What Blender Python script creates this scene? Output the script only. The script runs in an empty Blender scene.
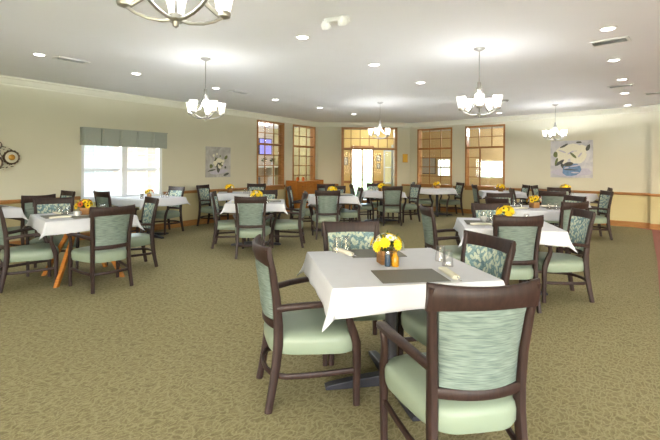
import bpy, math, random
from mathutils import Vector, Matrix
random.seed(7)
PI = math.pi
SC = bpy.context.scene
COL = SC.collection

# ------------------------------------------------------------------ materials
def lin(c):
    return tuple(((v/255)/12.92 if v/255 <= .04045 else (((v/255)+.055)/1.055)**2.4) for v in c) + (1,)

class NT:
    def __init__(s, name):
        m = bpy.data.materials.new(name); m.use_nodes = True
        s.m = m; s.t = m.node_tree; s.n = s.t.nodes; s.l = s.t.links
        s.b = s.n['Principled BSDF']
    def node(s, typ, **kw):
        n = s.n.new(typ)
        for k, v in kw.items():
            if k.startswith('_'): setattr(n, k[1:], v)
            else: n.inputs[k.replace('__', ' ')].default_value = v
        return n
    def link(s, a, b): s.l.new(a, b)
    def coord(s, kind='Object', scale=(1, 1, 1), rot=(0, 0, 0), rnd=False):
        tc = s.node('ShaderNodeTexCoord'); mp = s.node('ShaderNodeMapping')
        mp.inputs['Scale'].default_value = scale; mp.inputs['Rotation'].default_value = rot
        src = tc.outputs[kind]
        if rnd:
            oi = s.node('ShaderNodeObjectInfo')
            ad = s.node('ShaderNodeVectorMath', _operation='ADD')
            ml = s.node('ShaderNodeMath', _operation='MULTIPLY'); ml.inputs[1].default_value = 7.3
            s.link(oi.outputs['Random'], ml.inputs[0])
            s.link(src, ad.inputs[0]); s.link(ml.outputs[0], ad.inputs[1]); src = ad.outputs[0]
        s.link(src, mp.inputs['Vector'])
        return mp.outputs[0]
    def ramp(s, fac, stops):
        r = s.node('ShaderNodeValToRGB')
        e = r.color_ramp.elements
        while len(e) < len(stops): e.new(.5)
        for i, (p, c) in enumerate(stops):
            e[i].position = p; e[i].color = c
        s.link(fac, r.inputs[0]); return r.outputs[0]
    def mix(s, fac, a, b):
        m = s.node('ShaderNodeMix', _data_type='RGBA')
        for sock, v in ((m.inputs[0], fac), (m.inputs[6], a), (m.inputs[7], b)):
            if hasattr(v, 'is_output'): s.link(v, sock)
            else: sock.default_value = v
        return m.outputs[2]
    def bump(s, h, strength, dist=.01):
        b = s.node('ShaderNodeBump', Strength=strength, Distance=dist)
        s.link(h, b.inputs['Height']); s.link(b.outputs[0], s.b.inputs['Normal'])
    def base(s, c):
        if hasattr(c, 'is_output'): s.link(c, s.b.inputs['Base Color'])
        else: s.b.inputs['Base Color'].default_value = c

def plain(name, rgb, rough=.5, metal=0, var=.04, scale=30, spec=.5, bump=0):
    t = NT(name)
    c = t.coord()
    n = t.node('ShaderNodeTexNoise', Scale=scale, Detail=3.0); t.link(c, n.inputs['Vector'])
    a = tuple(min(1, v*(1-var)) for v in lin(rgb)[:3])+(1,); b = tuple(min(1, v*(1+var)) for v in lin(rgb)[:3])+(1,)
    t.base(t.ramp(n.outputs[0], [(.3, a), (.7, b)]))
    t.b.inputs['Roughness'].default_value = rough; t.b.inputs['Metallic'].default_value = metal
    t.b.inputs['Specular IOR Level'].default_value = spec
    if bump: t.bump(n.outputs[0], bump)
    return t.m

def wood(name, rgb, dark, rough=.35, scale=(3, 3, 30), rnd=False):
    t = NT(name)
    c = t.coord(scale=scale, rnd=rnd)
    n = t.node('ShaderNodeTexNoise', Scale=2.5, Detail=5.0, Distortion=.6); t.link(c, n.inputs['Vector'])
    t.base(t.ramp(n.outputs[0], [(.3, lin(dark)), (.7, lin(rgb))]))
    t.b.inputs['Roughness'].default_value = rough
    t.b.inputs['Coat Weight'].default_value = 0 if name == 'espresso_wood' else .12; t.b.inputs['Specular IOR Level'].default_value = .35; t.b.inputs['Coat Roughness'].default_value = .25
    return t.m

def emis(name, rgb, strength):
    t = NT(name); c = lin(rgb)
    t.base(c); t.b.inputs['Emission Color'].default_value = c; t.b.inputs['Emission Strength'].default_value = strength
    return t.m

def glass(name, tint=(1, 1, 1, 1), gloss=1.0, ior=1.5):
    m = bpy.data.materials.new(name); m.use_nodes = True
    n = m.node_tree.nodes; l = m.node_tree.links; n.clear()
    out = n.new('ShaderNodeOutputMaterial'); mx = n.new('ShaderNodeMixShader')
    tr = n.new('ShaderNodeBsdfTransparent'); tr.inputs[0].default_value = tint
    gl = n.new('ShaderNodeBsdfGlossy'); gl.inputs['Roughness'].default_value = .01
    fr = n.new('ShaderNodeLayerWeight'); fr.inputs[0].default_value = .5
    pw = n.new('ShaderNodeMath'); pw.operation = 'POWER'; pw.inputs[1].default_value = 3.0
    mu = n.new('ShaderNodeMath'); mu.operation = 'MULTIPLY_ADD'; mu.inputs[1].default_value = .55*gloss; mu.inputs[2].default_value = .045*gloss; mu.use_clamp = True
    l.new(fr.outputs['Facing'], pw.inputs[0]); l.new(pw.outputs[0], mu.inputs[0]); l.new(mu.outputs[0], mx.inputs[0]); l.new(tr.outputs[0], mx.inputs[1])
    l.new(gl.outputs[0], mx.inputs[2]); l.new(mx.outputs[0], out.inputs[0])
    return m

# walls: two painted colours meeting at the chair rail
def wall_mat():
    t = NT('painted_wall')
    g = t.node('ShaderNodeNewGeometry'); sp = t.node('ShaderNodeSeparateXYZ'); t.link(g.outputs['Position'], sp.inputs[0])
    gt = t.node('ShaderNodeMath', _operation='GREATER_THAN'); t.link(sp.outputs[2], gt.inputs[0]); gt.inputs[1].default_value = .765
    n = t.node('ShaderNodeTexNoise', Scale=1.3, Detail=2.0); t.link(g.outputs['Position'], n.inputs['Vector'])
    up = t.ramp(n.outputs[0], [(.3, lin(UPPER1)), (.7, lin(UPPER2))])
    lo = t.ramp(n.outputs[0], [(.3, lin(LOWER1)), (.7, lin(LOWER2))])
    t.base(t.mix(gt.outputs[0], lo, up)); t.b.inputs['Roughness'].default_value = .75
    n2 = t.node('ShaderNodeTexNoise', Scale=180.0, Detail=2.0); t.link(g.outputs['Position'], n2.inputs['Vector'])
    t.bump(n2.outputs[0], .08, .003)
    return t.m
UPPER1, UPPER2 = (211, 207, 187), (215, 211, 191)
LOWER1, LOWER2 = (202, 189, 143), (206, 193, 148)

def carpet_mat():
    t = NT('patterned_carpet')
    c = t.coord(scale=(1, 1, 1), rot=(0, 0, -.85))
    d = t.node('ShaderNodeTexNoise', Scale=9.0, Detail=2.0); t.link(c, d.inputs['Vector'])
    sub = t.node('ShaderNodeVectorMath', _operation='SUBTRACT'); t.link(d.outputs['Color'], sub.inputs[0]); sub.inputs[1].default_value = (.5, .5, .5)
    sc = t.node('ShaderNodeVectorMath', _operation='SCALE'); t.link(sub.outputs[0], sc.inputs[0]); sc.inputs['Scale'].default_value = .12
    ad = t.node('ShaderNodeVectorMath', _operation='ADD'); t.link(c, ad.inputs[0]); t.link(sc.outputs[0], ad.inputs[1])
    mp = t.node('ShaderNodeMapping'); mp.inputs['Scale'].default_value = (16, 38, 1); t.link(ad.outputs[0], mp.inputs['Vector'])
    v = t.node('ShaderNodeTexVoronoi', _feature='DISTANCE_TO_EDGE', _voronoi_dimensions='2D', Scale=1.0); t.link(mp.outputs[0], v.inputs['Vector'])
    lines = t.ramp(v.outputs['Distance'], [(.0, (1, 1, 1, 1)), (.2, (0, 0, 0, 1))])
    mp2 = t.node('ShaderNodeMapping'); mp2.inputs['Scale'].default_value = (40, 20, 1); mp2.inputs['Rotation'].default_value = (0, 0, 1.2); t.link(ad.outputs[0], mp2.inputs['Vector'])
    v2 = t.node('ShaderNodeTexNoise', Scale=1.0, Detail=3.0); t.link(mp2.outputs[0], v2.inputs['Vector'])
    f = t.node('ShaderNodeTexNoise', Scale=130.0, Detail=2.0); t.link(c, f.inputs['Vector'])
    base = t.ramp(v2.outputs[0], [(.36, lin(CARP[0])), (.6, lin(CARP[1]))])
    col = t.mix(lines, base, lin(CARP[2]))
    fr = t.ramp(f.outputs[0], [(.3, (.8, .8, .8, 1)), (.7, (1.12, 1.12, 1.12, 1))])
    mm = t.node('ShaderNodeMix', _data_type='RGBA', _blend_type='MULTIPLY'); mm.inputs[0].default_value = 1
    t.link(col, mm.inputs[6]); t.link(fr, mm.inputs[7]); t.base(mm.outputs[2])
    t.b.inputs['Roughness'].default_value = .95; t.b.inputs['Specular IOR Level'].default_value = .1
    t.bump(f.outputs[0], .35, .006)
    return t.m
CARP = [(128, 117, 84), (147, 137, 101), (160, 150, 114)]

def leaf_mat():
    t = NT('leaf_print_fabric')
    oi = t.node('ShaderNodeObjectInfo'); ml = t.node('ShaderNodeMath', _operation='MULTIPLY'); ml.inputs[1].default_value = 5.0
    t.link(oi.outputs['Random'], ml.inputs[0])
    tc = t.node('ShaderNodeTexCoord'); sp = t.node('ShaderNodeSeparateXYZ'); t.link(tc.outputs['Object'], sp.inputs[0])
    cb = t.node('ShaderNodeCombineXYZ'); t.link(sp.outputs[0], cb.inputs[0]); t.link(sp.outputs[2], cb.inputs[1])
    ad = t.node('ShaderNodeVectorMath', _operation='ADD'); t.link(cb.outputs[0], ad.inputs[0]); t.link(ml.outputs[0], ad.inputs[1])
    n = t.node('ShaderNodeTexNoise', Scale=22.0, Detail=3.0); t.link(ad.outputs[0], n.inputs['Vector'])
    col = t.ramp(n.outputs[0], [(.35, lin((86, 114, 122))), (.65, lin((122, 150, 152)))])
    for ang, sx, sy, th, c2 in ((.7, 30, 15, .31, (184, 194, 172)), (-.5, 28, 14, .27, (196, 202, 182)), (1.9, 60, 34, .18, (146, 172, 168))):
        mr = t.node('ShaderNodeMapping'); mr.inputs['Rotation'].default_value = (0, 0, ang); t.link(ad.outputs[0], mr.inputs['Vector'])
        mp = t.node('ShaderNodeMapping'); mp.inputs['Scale'].default_value = (sx, sy, 1); t.link(mr.outputs[0], mp.inputs['Vector'])
        v = t.node('ShaderNodeTexVoronoi', _voronoi_dimensions='2D', Scale=1.0, Randomness=.75); t.link(mp.outputs[0], v.inputs['Vector'])
        m = t.ramp(v.outputs['Distance'], [(th-.03, (1, 1, 1, 1)), (th+.03, (0, 0, 0, 1))])
        col = t.mix(m, col, lin(c2))
    t.base(col); t.b.inputs['Roughness'].default_value = .7
    return t.m

def streak_mat():
    t = NT('streaked_teal_fabric')
    c = t.coord(scale=(14, 14, 190), rnd=True)
    n = t.node('ShaderNodeTexNoise', Scale=1.0, Detail=3.0); t.link(c, n.inputs['Vector'])
    t.base(t.ramp(n.outputs[0], [(.3, lin((88, 103, 98))), (.5, lin((113, 128, 121))), (.7, lin((134, 148, 139)))]))
    t.b.inputs['Roughness'].default_value = .6; t.bump(n.outputs[0], .2, .002)
    return t.m

def painting_mat(name, base1, base2):
    t = NT(name); c = t.coord()
    n = t.node('ShaderNodeTexNoise', Scale=4.0, Detail=4.0, Distortion=1.2); t.link(c, n.inputs['Vector'])
    t.base(t.ramp(n.outputs[0], [(.35, lin(base1)), (.65, lin(base2))])); t.b.inputs['Roughness'].default_value = .6
    return t.m

M = dict(
    wall=wall_mat(), carpet=carpet_mat(),
    ceiling=plain('ceiling_paint', (238, 238, 238), .85, var=.01, scale=2),
    crown=plain('cream_crown_paint', (224, 222, 206), .5, var=.01),
    oak=wood('honey_oak', (180, 130, 76), (152, 102, 54), .4),
    oakd=wood('oak_muntins', (168, 124, 76), (142, 100, 56), .4),
    cab=wood('orange_oak', (192, 126, 54), (164, 98, 36), .35),
    dark=wood('espresso_wood', (58, 40, 35), (41, 28, 25), .48, (20, 20, 4), True),
    vinyl=plain('sage_vinyl', (136, 149, 130), .42, var=.02, scale=8, bump=.02),
    streak=streak_mat(), leaf=leaf_mat(),
    cloth=plain('white_table_linen', (216, 217, 224), .8, var=.015, scale=12, spec=.2),
    napkin=plain('cream_napkin', (226, 222, 204), .8, var=.03),
    base=plain('charcoal_metal', (52, 52, 58), .35, .3, var=.05),
    toptop=wood('table_core', (120, 90, 60), (100, 70, 40), .5),
    mat=plain('grey_placemat', (104, 102, 94), .55, var=.05, scale=120),
    nickel=plain('brushed_nickel', (172, 170, 165), .3, .85, var=.02),
    shade=emis('frosted_lit_glass', (255, 252, 246), 1.25),
    lens=emis('lit_lens', (255, 252, 246), 9.0),
    white=plain('white_plastic', (232, 232, 228), .4, var=.01),
    grey=plain('grey_plastic', (150, 150, 146), .5, var=.02),
    ventdark=plain('vent_shadow', (150, 150, 147), .7, var=.02),
    tumbler=glass('clear_tumbler', (.97, .97, .97, 1), 1.3),
    pane=glass('window_pane', (.97, .98, .97, 1), .12),
    mirrorpane=glass('interior_pane', (.95, .95, .93, 1), 1.3),
    valance=plain('sage_grey_valance', (160, 166, 157), .85, var=.05, scale=60),
    vinylwin=plain('white_window_frame', (236, 238, 240), .4, var=.01),
    blind=plain('white_blind', (238, 240, 242), .5, var=.01),
    yellow=plain('yellow_petals', (250, 212, 26), .6, var=.12, scale=50),
    orange=plain('orange_petals', (214, 110, 40), .6, var=.1, scale=50),
    whitep=plain('white_petals', (238, 238, 222), .6, var=.05, scale=50),
    green=plain('green_leaves', (74, 96, 40), .6, var=.2, scale=60),
    brownc=plain('brown_flower_eye', (86, 54, 22), .8, var=.2, scale=90),
    box=wood('pale_wood_box', (200, 150, 96), (172, 120, 72), .6),
    salt=plain('dark_blue_shaker', (58, 74, 92), .3, var=.1),
    amber=plain('amber_bottle', (196, 140, 26), .2, var=.1),
    steel=plain('steel', (190, 190, 190), .25, .9),
    china=plain('white_china', (236, 234, 230), .25, var=.01),
    red=plain('red_carpet', (158, 100, 84), .95, var=.08, scale=90),
    yroom=plain('yellow_room_paint', (226, 196, 128), .8, var=.02, scale=2),
    troom=plain('tan_room_paint', (206, 186, 146), .8, var=.02, scale=2),
    ywarm=plain('warm_room_paint', (216, 190, 142), .8, var=.02, scale=2),
    goldm=plain('antique_gold', (186, 140, 62), .35, .6, var=.1),
    bronze=plain('dark_bronze', (92, 76, 60), .4, .6, var=.1),
    pearl=plain('pearl_enamel', (214, 206, 186), .4, var=.04),
    sign=plain('yellow_sign_face', (214, 168, 34), .5, var=.05),
    black=plain('black_plastic', (26, 26, 30), .3),
    tv=emis('television_picture', (120, 120, 200), 1.0),
    dayglass=emis('bright_outdoors', (240, 246, 255), 1.0),
    siding=plain('pale_siding', (222, 226, 230), .8, var=.02),
    lawn=plain('lawn', (120, 140, 90), .95, var=.2, scale=4),
    sofa=plain('grey_sofa', (120, 120, 126), .8, var=.05),
    curtain=plain('grey_curtain', (190, 192, 190), .9, var=.04),
    plant=plain('house_plant', (60, 92, 48), .7, var=.2, scale=40),
    artA=painting_mat('grey_lilac_canvas', (168, 166, 164), (204, 202, 200)),
    artB=painting_mat('pale_lilac_canvas', (186, 186, 194), (218, 216, 216)),
    strokeg=plain('green_stroke', (110, 118, 72), .6, var=.25, scale=30),
    stroked=plain('dark_stroke', (84, 86, 80), .6, var=.25, scale=30),
    strokew=plain('cream_stroke', (232, 228, 208), .6, var=.04, scale=30),
    strokeb=plain('blue_stroke', (110, 140, 178), .6, var=.18, scale=20),
    strokel=plain('lilac_stroke', (196, 192, 206), .6, var=.06, scale=20),
)

# ------------------------------------------------------------------ mesh builder
class MB:
    def __init__(s): s.v = []; s.f = []; s.m = []
    def add(s, verts, faces, mi=0, T=None):
        o = len(s.v)
        s.v += [tuple(T @ Vector(p)) if T is not None else tuple(p) for p in verts]
        s.f += [tuple(i+o for i in f) for f in faces]; s.m += [mi]*len(faces)
        return s
    def box(s, x0, x1, y0, y1, z0, z1, mi=0, T=None):
        v = [(x, y, z) for z in (z0, z1) for y in (y0, y1) for x in (x0, x1)]
        f = [(0, 2, 3, 1), (4, 5, 7, 6), (0, 1, 5, 4), (2, 6, 7, 3), (0, 4, 6, 2), (1, 3, 7, 5)]
        return s.add(v, f, mi, T)
    def rings(s, rings, mi=0, closed=False, cap=True, T=None):
        n = len(rings[0]); v = [p for r in rings for p in r]; f = []
        m = len(rings)
        for i in range(m if closed else m-1):
            a = i*n; b = ((i+1) % m)*n
            for j in range(n):
                k = (j+1) % n
                f.append((a+j, a+k, b+k, b+j))
        if cap and not closed:
            f.append(tuple(range(n-1, -1, -1))); f.append(tuple((m-1)*n+j for j in range(n)))
        return s.add(v, f, mi, T)
    def sweep(s, pts, w, h, mi=0, up=(0, 0, 1), n=8, cap=True, T=None, closed=False):
        # rounded-rectangle section; w sideways, h along 'up'
        pts = [Vector(p) for p in pts]; out = []
        for i, p in enumerate(pts):
            if closed: t = pts[(i+1) % len(pts)]-pts[i-1]
            else: t = (pts[min(i+1, len(pts)-1)]-pts[max(i-1, 0)])
            t.normalize(); u = Vector(up); u = (u-t*u.dot(t))
            if u.length < 1e-4: u = Vector((0, 1, 0))
            u.normalize(); r = t.cross(u)
            ww = w[i] if isinstance(w, (list, tuple)) else w; hh = h[i] if isinstance(h, (list, tuple)) else h
            ring = []
            for k in range(n):
                a = 2*PI*(k+.5)/n; c, q = math.cos(a), math.sin(a)
                e = .55
                ring.append(p + r*(ww/2*math.copysign(abs(c)**e, c)*1.02) + u*(hh/2*math.copysign(abs(q)**e, q)*1.02))
            out.append(ring)
        return s.rings(out, mi, closed, cap, T)
    def tube(s, pts, r, mi=0, n=8, T=None, closed=False):
        pts = [Vector(p) for p in pts]; out = []
        ref = Vector((0, 0, 1))
        for i, p in enumerate(pts):
            if closed: t = pts[(i+1) % len(pts)]-pts[i-1]
            else: t = (pts[min(i+1, len(pts)-1)]-pts[max(i-1, 0)])
            t.normalize(); u = ref-t*ref.dot(t)
            if u.length < .05: u = Vector((1, 0, 0))-t*t.x
            u.normalize(); q = t.cross(u); rr = r[i] if isinstance(r, (list, tuple)) else r
            out.append([p+(q*math.cos(2*PI*k/n)+u*math.sin(2*PI*k/n))*rr for k in range(n)])
        return s.rings(out, mi, closed, True, T)
    def lathe(s, prof, n=20, mi=0, T=None, cap=True):
        return s.rings([[(r*math.cos(2*PI*k/n), r*math.sin(2*PI*k/n), z) for k in range(n)] for r, z in prof], mi, False, cap, T)
    def ball(s, c, r, mi=0, n=10, m=6):
        rx, ry, rz = r if isinstance(r, (tuple, list)) else (r, r, r)
        rings = []
        for i in range(m+1):
            a = -PI/2+PI*i/m; q = max(math.cos(a), .02)
            rings.append([(c[0]+rx*q*math.cos(2*PI*k/n), c[1]+ry*q*math.sin(2*PI*k/n), c[2]+rz*math.sin(a)) for k in range(n)])
        return s.rings(rings, mi)
    def build(s, name, mats, parent=None, smooth=False, bevel=0, label=None, loc=None):
        me = bpy.data.meshes.new(name); me.from_pydata(s.v, [], s.f)
        for m in (mats if isinstance(mats, (list, tuple)) else [mats]): me.materials.append(M[m] if isinstance(m, str) else m)
        me.polygons.foreach_set('material_index', s.m)
        if smooth: me.polygons.foreach_set('use_smooth', [True]*len(me.polygons))
        me.update()
        if smooth:
            try: me.set_sharp_from_angle(angle=math.radians(50))
            except Exception: pass
        o = bpy.data.objects.new(name, me); COL.objects.link(o)
        if parent is not None: o.parent = parent
        if bevel:
            b = o.modifiers.new('bevel', 'BEVEL'); b.width = bevel; b.segments = 2; b.limit_method = 'ANGLE'
        if label: o['label'] = label
        if loc: o.location = loc
        return o

def tag(o, label, cat, group=None, kind=None):
    o['label'] = label; o['category'] = cat
    if group: o['group'] = group
    if kind: o['kind'] = kind
    return o
def thing(name, label, cat, loc=(0, 0, 0), rz=0, group=None):
    o = bpy.data.objects.new(name, None); COL.objects.link(o); o.empty_display_size = .1
    o.location = loc; o.rotation_euler = (0, 0, rz); return tag(o, label, cat, group)
def struct(o): o['kind'] = 'structure'; return o
CH = {}
def kids(o): return CH.setdefault(o.name, [c for c in COL.objects if c.parent == o])
def dup(root, loc, rz, label, group=None, scale=None):
    r = root.copy(); COL.objects.link(r); r.location = loc; r.rotation_euler = (0, 0, rz); r['label'] = label
    if group: r['group'] = group
    if scale: r.scale = scale
    for ch in kids(root):
        c = ch.copy(); COL.objects.link(c); c.parent = r
        for g in kids(ch):
            d = g.copy(); COL.objects.link(d); d.parent = c
    return r
PROTO = {}
def place(key, maker, loc, rz, label, group=None, scale=None):
    """first call builds and keeps the original, later calls copy it"""
    if key not in PROTO:
        o = maker(); PROTO[key] = o; kids(o)
        for c in kids(o): kids(c)
        o.location = loc; o.rotation_euler = (0, 0, rz); o['label'] = label
        if group: o['group'] = group
        if scale: o.scale = scale
        return o
    return dup(PROTO[key], loc, rz, label, group, scale)

# ------------------------------------------------------------------ room plan
CEIL = 2.80
L0 = Vector((-5.28, 6.88)); UL = Vector((.5645, .8254)).normalized()
R0 = Vector((2.67, 14.16)); UR = Vector((.7347, -.6784)).normalized()
def frame(P, u):
    """wall frame: local x along u, local y pointing OUT of the room"""
    n = Vector((-u.y, u.x))
    return Matrix(((u.x, n.x, 0, P.x), (u.y, n.y, 0, P.y), (0, 0, 1, 0), (0, 0, 0, 1)))
TL = frame(L0, UL); TR = frame(R0, UR)
def wall(name, T, s0, s1, openings=(), th=.16, z1=CEIL, mat='wall', front=0):
    mb = MB(); cuts = sorted(openings); x = s0
    for a, b, lo, hi in cuts:
        if a > x: mb.box(x, a, front, front+th, 0, z1, 0, T)
        if lo > 0: mb.box(a, b, front, front+th, 0, lo, 0, T)
        if hi < z1: mb.box(a, b, front, front+th, hi, z1, 0, T)
        x = b
    if s1 > x: mb.box(x, s1, front, front+th, 0, z1, 0, T)
    return struct(mb.build(name, mat))

LW = (1.25, 2.93, .72, 1.98)          # curtained window in the left wall
W1 = (5.84, 6.93, .80, 2.62); W2 = (7.37, 8.47, .80, 2.62)
RW1 = (.26, 1.44, .80, 2.58); RW2 = (1.90, 3.04, .80, 2.58)
wall('wall_left', TL, -7.2, 8.63, [LW, W1, W2])
wall('wall_right', TR, -.05, 6.38, [RW1, RW2])
# far wall with the vestibule opening, its boxed front standing slightly proud
Tid = Matrix.Identity(4)
CX0, CX1 = .385, 2.16
mb = MB()
for a, b, lo, hi in ((-.5, CX0, 0, CEIL), (CX1, 2.34, 0, CEIL), (CX0, CX1, 2.62, CEIL), (CX0, CX1, 0, .0)):
    if hi > lo: mb.box(a, b, 14.05, 14.25, lo, hi)
mb.box(.30, CX0, 13.97, 14.05, 0, CEIL); mb.box(CX1, 2.30, 13.97, 14.05, 0, CEIL); mb.box(CX0, CX1, 13.97, 14.05, 2.62, CEIL)
struct(mb.build('wall_back', 'wall'))
mb = MB(); mb.box(2.30, 2.72, 14.2, 14.36, 0, CEIL); struct(mb.build('wall_alcove', 'wall'))
# pilaster and the next wall beyond the corner at the right
wall('wall_side', TR, 6.38, 9.5, front=-.16, th=.34)
# closing walls round the rest of the room, behind the camera
A_ = L0-UL*7.2; Bx = R0+UR*9.5
def seg(name, p, q, openings=(), th=.16):
    u = (Vector(q)-Vector(p)); ln = u.length; u.normalize()
    return wall(name, frame(Vector(p), u), 0, ln, openings, th), frame(Vector(p), u), ln
BK = (-2.5, -5.0)
seg('wall_near_left', (-4.0-3.0, -5.0), (A_.x, A_.y))
(_, TB, LB) = seg('wall_rear', (11.0, -5.0), (-7.0, -5.0), [(2.0, 5.0, .5, 2.4), (7.0, 10.0, .5, 2.4), (12.5, 15.5, .5, 2.4)])  # unseen openings added to go with the fill lamps
seg('wall_near_right', (Bx.x, Bx.y), (11.0, -5.0))
mb = MB(); mb.add([(-16, -6, 0), (16, -6, 0), (16, 20, 0), (-16, 20, 0), (-16, -6, -.1), (16, -6, -.1), (16, 20, -.1), (-16, 20, -.1)],
                  [(0, 1, 2, 3), (7, 6, 5, 4), (0, 4, 5, 1), (1, 5, 6, 2), (2, 6, 7, 3), (3, 7, 4, 0)])
struct(mb.build('floor', 'carpet'))
mb = MB(); mb.box(-14, 14, -5.6, 19, CEIL, CEIL+.12)
struct(mb.build('ceiling', 'ceiling'))
# red carpet of the side passage
c0 = R0+UR*6.30; c0 = c0-Vector((-UR.y, UR.x))*-.0
pA = Vector((7.02, 9.98)); pB = Vector((2.86, 3.55))
mb = MB()
mb.add([(7.06, 9.98, .004), (7.16, 9.55, .004), (5.72, 7.57, .004), (4.83, 6.33, .004), (3.72, 4.85, .004), (2.84, 3.66, .004), (1.0, 1.2, .004), (9.6, 1.2, .004), (9.4, 7.6, .004), (7.30, 9.80, .004)], [(9, 8, 7, 6, 5, 4, 3, 2, 1, 0)])
struct(mb.build('floor_passage', 'red'))
TRIMN = [0]
def trim(mb, mat):
    TRIMN[0] += 1
    return struct(mb.build('trim_%d' % TRIMN[0], mat, smooth=False))
CROWN = [(0, 2.665), (-.012, 2.665), (-.018, 2.69), (-.03, 2.695), (-.075, 2.765), (-.10, 2.775), (-.11, 2.80), (0, 2.80)]
RAIL = [(0, .745), (-.012, .745), (-.018, .76), (-.028, .775), (-.018, .79), (-.012, .81), (0, .81)]
BASE = [(0, 0), (-.018, 0), (-.018, .10), (-.008, .13), (0, .13)]
def mould(prof, T, s0, s1, y0=0, mb=None):
    mb = mb or MB()
    mb.rings([[tuple(T @ Vector((s, y0+y, z))) for y, z in prof] for s in (s0, s1)]); return mb
mb = mould(CROWN, TL, -7.2, 8.6); mould(CROWN, TR, .05, 6.36, 0, mb); mould(CROWN, TR, 6.34, 9.5, -.16, mb)
TC = frame(Vector((-.5, 13.97)), Vector((1, 0)))
mould(CROWN, TC, .0, 2.86, 0, mb); mould(CROWN, frame(Vector((2.2, 14.2)), Vector((1, 0))), 0, .6, 0, mb)
trim(mb, 'crown')
mb = mould(RAIL, TL, -7.2, LW[0]-.02); mould(RAIL, TL, LW[1]+.02, W1[0]-.08, 0, mb); mould(RAIL, TL, W2[1]+.08, 8.6, 0, mb)
mould(RAIL, TR, 0, RW1[0]-.06, 0, mb); mould(RAIL, TR, RW1[1]+.06, RW2[0]-.06, 0, mb); mould(RAIL, TR, RW2[1]+.06, 6.36, 0, mb); mould(RAIL, TR, 6.34, 9.5, -.16, mb)
mould(RAIL, TC, 0, .78, .08, mb); mould(RAIL, frame(Vector((2.3, 14.2)), Vector((1, 0))), 0, .45, 0, mb)
trim(mb, 'oak')
mb = mould(BASE, TL, -7.2, 8.6); mould(BASE, TR, 0, 6.37, 0, mb); mould(BASE, TR, 6.36, 9.5, -.16, mb); mould(BASE, TC, 0, .79, .08, mb)
mould(BASE, frame(Vector((2.3, 14.2)), Vector((1, 0))), 0, .45, 0, mb)
o = mb.build('baseboard_left', 'oak'); struct(o)

# ------------------------------------------------------------------ interior timber windows
def timber_window(idx, T, W, up, low, transom=1.99, sillz=None, depth=.16, extra=None):
    a, b, lo, hi = W; f = .055
    mb = MB()
    # casing + jambs through the wall depth
    for x0, x1, z0, z1 in ((a-f*.35, a+f*.5, lo, hi), (b-f*.5, b+f*.35, lo, hi)):
        mb.box(x0, x1, -.022, depth+.02, z0, z1, 0, T)
    mb.box(a-f*.35, b+f*.35, -.024, depth+.02, hi-f*.5, hi+f*.35, 0, T)
    mb.box(a-f*.7, b+f*.7, -.05, depth+.02, lo-.04, lo+.035, 0, T)
    mb.box(a-f*.4, b+f*.4, -.022, 0, lo-.10, lo-.04, 0, T)
    mb.box(a, b, .02, .10, transom-.028, transom+.028, 0, T)
    o = struct(mb.build('window_%d' % idx, 'oak', bevel=.004))
    g = MB(); y0, y1 = .045, .068; w = .011
    def grid(z0, z1, xs, zs):
        for x in xs: g.box(x-w, x+w, y0, y1, z0, z1, 0, T)
        for z in zs: g.box(a, b, y0+.001, y1-.001, z-w, z+w, 0, T)
    cu, ru = up
    grid(transom, hi, [a+(b-a)*i/cu for i in range(1, cu)], [transom+(hi-transom)*i/ru for i in range(1, ru)])
    if low:
        cl, rl = low
        grid(lo, transom, [a+(b-a)*i/cl for i in range(1, cl)], [lo+(transom-lo)*i/rl for i in range(1, rl)])
    if extra: extra(g, T, a, b, lo, transom, y0, y1, w)
    gm = g.build('muntin_grid', 'oakd', o); gm['kind'] = 'structure'
    p = MB(); p.box(a, b, .054, .058, lo, hi, 0, T)
    pm = p.build('pane', 'mirrorpane', o); pm['kind'] = 'structure'
    return o
timber_window(1, TL, W1, (3, 2), (3, 4))
timber_window(2, TL, W2, (3, 2), (3, 4))
timber_window(3, TR, RW1, (3, 2), (3, 4), 1.96)
def side_lights(g, T, a, b, lo, tr, y0, y1, w):
    xs = a+(b-a)*.36
    g.box(xs-.02, xs+.02, y0-.01, y1+.01, lo, tr, 0, T)
    for i in range(1, 4):
        z = lo+(tr-lo)*i/4; g.box(a, xs, y0, y1, z-w, z+w, 0, T)
timber_window(4, TR, RW2, (3, 2), None, 1.96, extra=side_lights)
# tall glazed screen to the vestibule
mb = MB()
mb.box(CX0-.02, CX0+.07, 13.93, 14.22, 0, 2.65); mb.box(CX1-.07, CX1+.02, 13.93, 14.22, 0, 2.65)
mb.box(CX0-.02, CX1+.02, 13.93, 14.22, 2.59, 2.65); mb.box(CX0, CX1, 13.97, 14.1, 1.92, 1.99); mb.box(CX0, CX1, 13.97, 14.12, 0, .16)
o = struct(mb.build('window_5', 'oak', bevel=.004))
g = MB()
for i in range(1, 6): x = CX0+(CX1-CX0)*i/6; g.box(x-.012, x+.012, 14.02, 14.045, 1.98, 2.6)
g.box(CX0, CX1, 14.021, 14.044, 2.28, 2.305)
g.build('muntin_grid', 'oakd', o)['kind'] = 'structure'
p = MB(); p.box(CX0, CX1, 14.03, 14.034, .16, 2.6); p.build('pane', 'pane', o)['kind'] = 'structure'

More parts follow.
